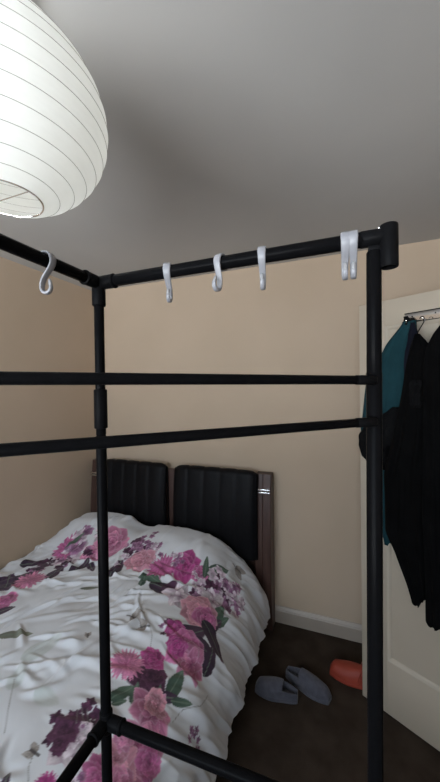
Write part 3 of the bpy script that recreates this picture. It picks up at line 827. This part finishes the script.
# ------------------------------------------------------------------ paper lantern
LC = Vector((-.634, .456, 2.127)); LR, LZ = .199, .174
lan = thing('paper_lantern', 'round white ribbed paper lantern hanging lit from the ceiling', 'lamp', LC)
NR = 15
A0 = math.radians(20)
angs = [A0 + (PI - 2 * A0) * i / (NR - 1) for i in range(NR)]
prof = []
for i in range(NR - 1):
    for k in range(6):
        t = k / 6; a = angs[i] + (angs[i + 1] - angs[i]) * t
        sag = 1 - .006 * math.sin(PI * t)
        prof.append((LR * math.sin(a) * sag, LZ * math.cos(a) * sag))
prof.append((LR * math.sin(angs[-1]), LZ * math.cos(angs[-1])))
bm = bmesh.new(); add_lathe(bm, prof, LC, 120)
bm_link('paper_shade', bm, M_PAPER, lan, True, 60)
bm = bmesh.new()
def ring(bm, c, r, rad, seg=96, m=8):
    rows = []
    for i in range(seg):
        t = 2 * PI * i / seg
        rows.append([bm.verts.new(c + Vector(((r + rad * math.cos(2 * PI * k / m)) * math.cos(t), (r + rad * math.cos(2 * PI * k / m)) * math.sin(t), rad * math.sin(2 * PI * k / m)))) for k in range(m)])
    for i in range(seg):
        for k in range(m): bm.faces.new((rows[i][k], rows[i][(k + 1) % m], rows[(i + 1) % seg][(k + 1) % m], rows[(i + 1) % seg][k]))
for a in angs[1:-1]:
    ring(bm, LC + Vector((0, 0, LZ * math.cos(a))), LR * math.sin(a) + .0002, .0005)
bm_link('rib_rings', bm, M_WIRE, lan)
bm = bmesh.new()
for a in (angs[0], angs[-1]): ring(bm, LC + Vector((0, 0, LZ * math.cos(a))), LR * math.sin(a), .0018)
zb, zt = LZ * math.cos(angs[-1]), LZ * math.cos(angs[0]); rh = LR * math.sin(angs[0])
for s in (-1, 1):
    add_tube(bm, [LC + Vector((s * rh, 0, zb)), LC + Vector((s * rh, 0, zb + .03)), LC + Vector((s * .03, 0, zt - .05)), LC + Vector((s * rh, 0, zt))], .0012, 8)
add_tube(bm, [LC + Vector((-rh, 0, zb)), LC + Vector((rh, 0, zb))], .0012, 8)
bm_link('wire_frame', bm, M_CHROME, lan)
bm = bmesh.new()
add_tube(bm, [LC + Vector((0, 0, .085)), (LC.x, LC.y, H - .03)], .003, 10)
bm_link('cord', bm, M_WHITEP, lan)
bm = bmesh.new(); add_lathe(bm, [(.001, -.035), (.03, -.033), (.045, -.02), (.05, 0)], (LC.x, LC.y, H), 32); bm_link('ceiling_rose', bm, M_WHITEP, lan)
bm = bmesh.new(); add_lathe(bm, [(.001, .095), (.014, .092), (.019, .085), (.019, .04), (.017, .035), (.001, .034)], LC, 24); bm_link('lamp_holder', bm, M_WHITEP, lan)
bm = bmesh.new(); add_lathe(bm, [(.013, .036), (.015, .02), (.026, -.005), (.030, -.025), (.026, -.045), (.014, -.056), (.0005, -.059)], LC, 24); bm_link('bulb', bm, M_BULB, lan)

# ------------------------------------------------------------------ clothes on the door
def interp(tab, z):
    t = np.array(sorted(tab)); return np.interp(z, t[:, 0], t[:, 1])
def smooth(a, k):
    ker = np.hanning(k + 2)[1:-1]; ker /= ker.sum()
    p = np.pad(a, (k // 2, k // 2), mode='edge'); return np.convolve(p, ker, 'valid')[:len(a)]
def garment(name, left, right, depth, off, m, seed, folds=4, hem=None, parent=None, amp=.010, k=7):
    """hanging cloth: closed shell between left(z) and right(z) along the door; depth(z) thickness; off standoff.
    hem: list of (u, dz) that cuts the bottom edge unevenly"""
    zt = max(l[0] for l in left); zb = min(l[0] for l in left)
    n, mm = 110, 72
    z = np.linspace(zt, zb, n)
    L = smooth(interp(left, z), k); R = smooth(interp(right, z), k)
    D = smooth(interp(depth, z), k)
    t = np.linspace(0, 2 * PI, mm, endpoint=False)
    c, sN = np.cos(t), np.sin(t)
    ue = np.sign(c) * np.abs(c) ** .8; ve = np.sign(sN) * np.abs(sN) ** .55
    P = np.zeros((n, mm, 3))
    hm = np.zeros(mm)
    if hem: hm = np.interp((ue + 1) / 2, [h[0] for h in hem], [h[1] for h in hem])
    for i in range(n):
        w = R[i] - L[i]; q = (zt - z[i]) / (zt - zb)
        u = (ue + 1) / 2
        front = np.clip(ve, 0, 1)
        ph = 3 * vnoise(np.array([q * 2.5]), np.array([seed * 1.3]), seed)[0]
        f = np.sin(u * folds * 2 * PI + ph + seed) + .6 * np.sin(u * folds * 3.7 * PI + seed * 2 + 4 * q)
        grow = .25 + .75 * min(1, q * 2.2)
        a = L[i] + w * u + .006 * (vnoise(u * 4, np.full(mm, q * 8), seed + 3) - .5)
        d = off + D[i] * (.5 + .5 * ve) + front * (amp * grow * f + .012 * (vnoise(u * 5, np.full(mm, q * 7), seed) - .5)) 
        d = np.maximum(d, off + .002)
        zz = z[i] + hm * sstep(.80, 1.0, q)
        P[i, :, 0] = D_O.x + D_DIR.x * a - D_N.x * d
        P[i, :, 1] = D_O.y + D_DIR.y * a - D_N.y * d
        P[i, :, 2] = zz
    # closing caps
    ct = P[0].mean(0); cb = P[-1].mean(0)
    P = np.concatenate([(ct + (P[0] - ct) * .02)[None], (ct + (P[0] - ct) * .6)[None], P, (P[-1] - [0, 0, -.012]) [None] * .5 + .5 * (cb + (P[-1] - cb) * .7)[None], (cb + (P[-1] - cb) * .02 + [0, 0, .02])[None]])
    return grid_mesh(name, P, m, parent, closed_v=True, angle=180)

# over-door hook rail
rail = thing('over_door_hook_rail', 'chrome over-door hook rail across the top of the door', 'hook rail', DM(.42, 0, 1.86))
bm = bmesh.new(); door_box(bm, .214, .66, -.0055, -.0015, 1.858, 1.902, .001); bar_ = bm_link('rail_bar', bm, M_CHROME, rail, True, 30)
bm = bmesh.new()
door_box(bm, .214, .66, -.0072, -.0055, 1.899, 1.902); door_box(bm, .214, .66, -.0072, -.0055, 1.858, 1.861)
bm_link('dark_edge', bm, M_BLACKP, bar_, False)['label'] = 'dark rail edge'
for a in (.46, .60):
    bm = bmesh.new()
    door_box(bm, a, a + .03, -.0015, -.0003, 1.862, 1.983); door_box(bm, a, a + .03, -.0015, D_T + .003, 1.9825, 1.984); door_box(bm, a, a + .03, D_T + .0008, D_T + .002, 1.90, 1.983)
    bm_link('over_door_strap', bm, M_CHROME, rail, False)
for a in (.232, .297, .405, .455, .51, .56, .61):
    bm = bmesh.new(); pts = [DM(a, -.0055, 1.866), DM(a, -.016, 1.856), DM(a, -.026, 1.852), DM(a, -.034, 1.855), DM(a, -.037, 1.862), DM(a, -.037, 1.866)]
    add_tube(bm, pts, [.0022] * 5 + [.003], 8); bm_link('hook', bm, M_CHROME, rail)
for a in (.245, .335, .43, .53):
    bm = bmesh.new(); bmesh.ops.create_uvsphere(bm, u_segments=10, v_segments=6, radius=.003, matrix=Matrix.Translation(DM(a, -.0055, 1.885))); bm_link('screw', bm, M_BLACKP, rail)

# teal jacket on the leftmost hook
tj = thing('teal_jacket', 'teal jacket hanging leftmost on the door, black scarf across it', 'jacket', DM(.20, -.04, 1.2))
garment('jacket_body', [(1.862, .220), (1.83, .198), (1.77, .150), (1.70, .115), (1.55, .075), (1.40, .055), (1.20, .075), (1.0, .10), (.86, .135)],
        [(1.862, .268), (1.83, .272), (1.7, .272), (1.4, .262), (1.0, .24), (.86, .225)],
        [(1.862, .022), (1.8, .040), (1.6, .050), (1.2, .050), (.86, .04)], .012, M_TEAL, 4, 3, [(0, -.015), (.2, -.02), (.3, .02), (.6, .03), (1, .01)], tj, .007)
garment('lining', [(1.845, .268), (1.80, .256), (1.70, .246), (1.6, .238), (1.50, .228)], [(1.845, .280), (1.80, .290), (1.70, .300), (1.50, .285)],
        [(1.845, .015), (1.7, .03), (1.50, .02)], .070, M_NAVY, 6, 2, None, tj, .004, 3)['label'] = 'dark jacket lining'
garment('sleeve', [(1.60, .055), (1.45, .040), (1.37, .028), (1.27, .048), (1.22, .054), (1.16, .090)], [(1.60, .13), (1.37, .14), (1.16, .125)],
        [(1.60, .025), (1.4, .035), (1.16, .025)], .03, M_TEAL, 8, 2, parent=tj, amp=.004, k=3)
garment('hanging_loop', [(1.885, .222), (1.87, .216), (1.86, .215), (1.845, .22)], [(1.885, .236), (1.86, .25), (1.845, .255)],
        [(1.885, .008), (1.845, .012)], .0235, M_DKCLOTH, 3, 1, parent=tj, amp=.001, k=3)
# black scarf bunched across the jacket
bs = thing('black_scarf', 'black scarf bunched across the middle of the teal jacket', 'scarf', DM(.15, -.09, 1.38))
garment('scarf_wrap', [(1.485, .195), (1.46, .165), (1.43, .115), (1.385, .066), (1.35, .046), (1.30, .040), (1.25, .054), (1.215, .095)],
        [(1.485, .225), (1.46, .240), (1.42, .256), (1.36, .270), (1.32, .262), (1.27, .23), (1.215, .16)],
        [(1.485, .012), (1.43, .020), (1.36, .026), (1.30, .020), (1.215, .012)], .083, M_DKCLOTH, 12, 7, None, bs, .008, 3)
garment('scarf_end', [(1.40, .150), (1.30, .135), (1.25, .135), (1.20, .15)], [(1.40, .23), (1.30, .25), (1.20, .235)], [(1.40, .012), (1.30, .022), (1.20, .012)],
        .086, M_BLKCLOTH, 19, 3, None, bs, .005, 3)
# long black coat on a wire hanger
bc = thing('black_coat', 'long black coat on a thin wire hanger, in the middle of the door', 'coat', DM(.29, -.1, 1.2))
garment('coat_body', [(1.785, .304), (1.772, .294), (1.738, .286), (1.644, .270), (1.52, .252), (1.35, .220), (1.2, .184), (.95, .186), (.89, .222), (.76, .270), (.685, .292)],
        [(1.785, .312), (1.774, .326), (1.745, .348), (1.715, .361), (1.66, .366), (1.3, .366), (.685, .352)],
        [(1.785, .02), (1.74, .03), (1.5, .04), (1.0, .05), (.685, .045)], .128, M_BLKCLOTH, 23, 3, [(0, .03), (.15, .012), (.42, .012), (.6, .040), (.8, .055), (1, .05)], bc, .007, 5)
garment('pocket_flap', [(1.60, .295), (1.57, .290), (1.51, .292), (1.49, .30)], [(1.60, .335), (1.51, .34), (1.49, .33)], [(1.60, .010), (1.49, .012)], .168, M_DKCLOTH, 27, 2, None, bc, .003, 3)
bm = bmesh.new()
hk = [DM(.297 + .008 * math.cos(t), -.045, 1.862 + .008 * math.sin(t)) for t in np.linspace(-.6, PI, 9)]
hk = [DM(.307, -.145, 1.776), DM(.307, -.10, 1.812), DM(.306, -.05, 1.845)] + hk
add_tube(bm, hk, .0020, 8); bm_link('hanger_wire', bm, M_BLACKP, bc)
# second black coat further right
b2 = thing('black_jacket', 'black jacket hanging lowest at the right edge, beside the long coat', 'jacket', DM(.42, -.08, 1.2))
garment('jacket_body', [(1.80, .41), (1.785, .390), (1.76, .380), (1.73, .366), (1.65, .356), (1.3, .353), (1.0, .352), (.69, .360)],
        [(1.80, .43), (1.76, .46), (1.65, .52), (1.2, .54), (.69, .53)], [(1.80, .02), (1.7, .05), (1.2, .06), (.69, .05)],
        .180, M_BLKCLOTH, 31, 5, [(0, -.0), (.1, -.018), (.25, -.006), (.5, .01), (1, 0)], b2, .009, 5)
garment('sleeve', [(1.74, .43), (1.6, .45), (1.3, .46), (1.05, .465)], [(1.74, .50), (1.5, .545), (1.05, .555)], [(1.74, .04), (1.3, .06), (1.05, .05)], .21, M_BLKCLOTH, 35, 2, None, b2, .005, 3)
bm = bmesh.new()
add_tube(bm, [DM(.420, -.19, 1.79), DM(.418, -.14, 1.815), DM(.413, -.07, 1.838), DM(.407, -.044, 1.853), DM(.400, -.042, 1.858), DM(.394, -.042, 1.850)], .0016, 8)
bm_link('hanger_wire', bm, M_BLACKP, b2)

# ------------------------------------------------------------------ shoes on the carpet
def shoe(root, pos, rz, length, width, hts, m_up, m_sole, m_in, open_from, roll=0.0, pre='', strap=None):
    """slipper: rounded sole and a closed toe upper whose mouth opens behind; local X from heel (0) to toe"""
    M = Matrix.Translation(pos) @ Matrix.Rotation(rz, 4, 'Z') @ Matrix.Rotation(roll, 4, 'X')
    def wid(t): return width * .5 * (math.sin(PI * min(1, max(0, (t * .93 + .035)))) ** .38) * (.80 + .26 * sst(.25, .72, t))
    def sst(a, b, x):
        q = min(1, max(0, (x - a) / (b - a))); return q * q * (3 - 2 * q)
    ts = [0.5 - .5 * math.cos(PI * i / 27) for i in range(28)]
    # sole
    bm = bmesh.new(); rows = []
    for t in ts:
        w = wid(t) * 1.03 + .0005; x = t * length; rows.append([bm.verts.new(M @ Vector((x, sgn * w * k, z))) for sgn, k, z in ((1, .94, 0), (1, 1, .006), (1, 1, .014), (1, .97, .018), (-1, .97, .018), (-1, 1, .014), (-1, 1, .006), (-1, .94, 0))])
    for i in range(len(rows) - 1):
        for k in range(8): bm.faces.new((rows[i][k], rows[i][(k + 1) % 8], rows[i + 1][(k + 1) % 8], rows[i + 1][k]))
    bm.faces.new(rows[0]); bm.faces.new(list(reversed(rows[-1])))
    bm_link('sole', bm, m_sole, root)
    def arch(t0, t1, name, m, hfun, thick, shrink=0.0):
        bm = bmesh.new(); rows = []; n = 22; K = 18
        for i in range(n):
            t = t0 + (t1 - t0) * (.5 - .5 * math.cos(PI * i / (n - 1))); w = wid(t) * .98; h = hfun(t)
            outr = []; inr = []
            for k in range(K + 1):
                a = PI * k / K; c, s = math.cos(a), math.sin(a)
                cc = math.copysign(abs(c) ** .75, c)
                outr.append(M @ Vector((t * length, w * cc, .016 + h * s ** .85 if s > 1e-6 else .016)))
                inr.append(M @ Vector((t * length, max(w - thick, .0005) * cc, .016 + max(h - thick, .0005) * s ** .85 if s > 1e-6 else .016)))
            rows.append([bm.verts.new(p) for p in outr + inr[::-1]])
        kk = len(rows[0])
        for i in range(n - 1):
            for k in range(kk): bm.faces.new((rows[i][k], rows[i][(k + 1) % kk], rows[i + 1][(k + 1) % kk], rows[i + 1][k]))
        bm.faces.new(rows[0]); bm.faces.new(list(reversed(rows[-1])))
        return bm_link(name, bm, m, root, True, 60)
    hm, ht = hts
    up = lambda t: hm * (1 - sst(open_from, 1.0, t) * (1 - ht / hm)) * (1 - max(0, (t - .88) / .12) ** 2 * .75)
    arch(open_from, .997, 'upper', m_up, up, .005)
    # low wall round the heel
    bm = bmesh.new(); rows = []
    for i in range(40):
        f = i / 39
        if f < .5: t = open_from + .03 - (open_from + .03) * sst(0, .5, f); sg = 1
        else: t = (open_from + .03) * sst(.5, 1, f); sg = -1
        w = wid(t); hh = .046 + (hm * .75 - .040) * sst(.0, open_from, t)
        x = t * length
        rows.append([bm.verts.new(M @ Vector((x + dx, sg * (w - dw), z))) for dx, dw, z in ((0, 0, .014), (0, .001, hh * .8), (.001, .002, hh), (.002, .006, hh), (.003, .007, hh * .8), (.003, .007, .014))])
    for i in range(39):
        for k in range(5): bm.faces.new((rows[i][k], rows[i][k + 1], rows[i + 1][k + 1], rows[i + 1][k]))
    bm_link('heel_wall', bm, m_up, root)
    bm = bmesh.new(); rows = []
    for t in ts:
        w = max(wid(t) - .006, .001); rows.append([bm.verts.new(M @ Vector((t * length * .97 + .004, sgn * w, .0205))) for sgn in (1, .4, -.4, -1)])
    for i in range(len(rows) - 1):
        for k in range(3): bm.faces.new((rows[i][k], rows[i][k + 1], rows[i + 1][k + 1], rows[i + 1][k]))
    bm_link('insole', bm, m_in, root)
    if strap:
        bm = bmesh.new(); pts = []
        for i in range(21):
            a = PI * i / 20; pts.append(M @ Vector((length * (strap - .10 * math.sin(a)), width * .5 * math.cos(a), .03 + (hm + .012) * math.sin(a))))
        add_tube(bm, pts, .5, sect=[(.006, .02), (-.006, .02), (-.008, .0), (-.006, -.02), (.006, -.02), (.008, 0)]); bm_link('strap', bm, m_up, root)
    return root
g1 = thing('grey_slipper', 'grey felt slipper nearest the bed, half in shadow', 'slipper', (-.35, 1.63, 0), 'grey slippers on the carpet')
shoe(g1, (-.240, 1.640, 0), PI + .03, .215, .090, (.066, .044), M_GREYFELT, M_GREYFELT, M_LINING, .34)
g2 = thing('grey_slipper', 'grey felt slipper with its toe towards the orange clog', 'slipper', (-.2, 1.70, 0), 'grey slippers on the carpet')
shoe(g2, (-.315, 1.768, 0), -.33, .240, .090, (.066, .044), M_GREYFELT, M_GREYFELT, M_LINING, .34)
oc = thing('orange_clog', 'orange-red clog on the carpet, half hidden behind the open door', 'clog', (.03, 1.86, 0))
shoe(oc, (.165, 1.848, 0), PI - .12, .262, .105, (.070, .050), M_ORANGE, M_ORANGE, M_ORANGE_IN, .34, strap=.44)

# ------------------------------------------------------------------ light
w = bpy.data.worlds.new('sky'); bpy.context.scene.world = w; w.use_nodes = True
nt = w.node_tree; bg = nt.nodes['Background']
sky = nt.nodes.new('ShaderNodeTexSky'); sky.sky_type = 'HOSEK_WILKIE'; sky.turbidity = 5; sky.sun_direction = (0.3, .5, .8)
nt.links.new(sky.outputs['Color'], bg.inputs['Color']); bg.inputs['Strength'].default_value = 1.0
L = bpy.data.lights.new('window_daylight', 'AREA'); L.shape = 'RECTANGLE'; L.size = WX1 - WX0 - .1; L.size_y = WZ1 - WZ0 - .1
L.energy = 58; L.color = (.76, .88, 1.0)
lo = bpy.data.objects.new('window_daylight', L); COL.objects.link(lo); lo.location = ((WX0 + WX1) / 2, YF - .10, (WZ0 + WZ1) / 2)
lo.rotation_euler = (PI / 2, 0, 0)
# added fill lamp low outside, aimed up through the window to brighten the ceiling
G = bpy.data.lights.new('ceiling_fill', 'AREA'); G.shape = 'RECTANGLE'; G.size = 6.0; G.size_y = 2.0
G.energy = 700; G.color = (1.0, .995, .985)
go = bpy.data.objects.new('ceiling_fill', G); COL.objects.link(go); go.location = (-.7, -2.9, .35)
go.rotation_euler = (PI / 2 + .75, 0, 0)

# ------------------------------------------------------------------ camera
fw = Vector((-math.sin(YAW), math.cos(YAW), 0)); r = Vector((math.cos(YAW), math.sin(YAW), 0)); u = Vector((0, 0, 1))
fw2 = fw * math.cos(PITCH) - u * math.sin(PITCH); u2 = u * math.cos(PITCH) + fw * math.sin(PITCH)
r3 = r * math.cos(ROLL) + u2 * math.sin(ROLL); u3 = -r * math.sin(ROLL) + u2 * math.cos(ROLL)
cd = bpy.data.cameras.new('camera'); cam = bpy.data.objects.new('camera', cd); COL.objects.link(cam)
Mc = Matrix((( r3.x, u3.x, -fw2.x, 0), (r3.y, u3.y, -fw2.y, 0), (r3.z, u3.z, -fw2.z, CAM_H), (0, 0, 0, 1)))
cam.matrix_world = Mc
cd.sensor_fit = 'VERTICAL'; cd.sensor_height = 36.0; cd.lens = F_PX / 782 * 36.0; cd.clip_start = .02
sc = bpy.context.scene
sc.camera = cam
sc.view_settings.view_transform = 'Standard'; sc.view_settings.look = 'None'; sc.view_settings.gamma = 1; sc.view_settings.use_curve_mapping = False
sc.view_settings.exposure = 0.0
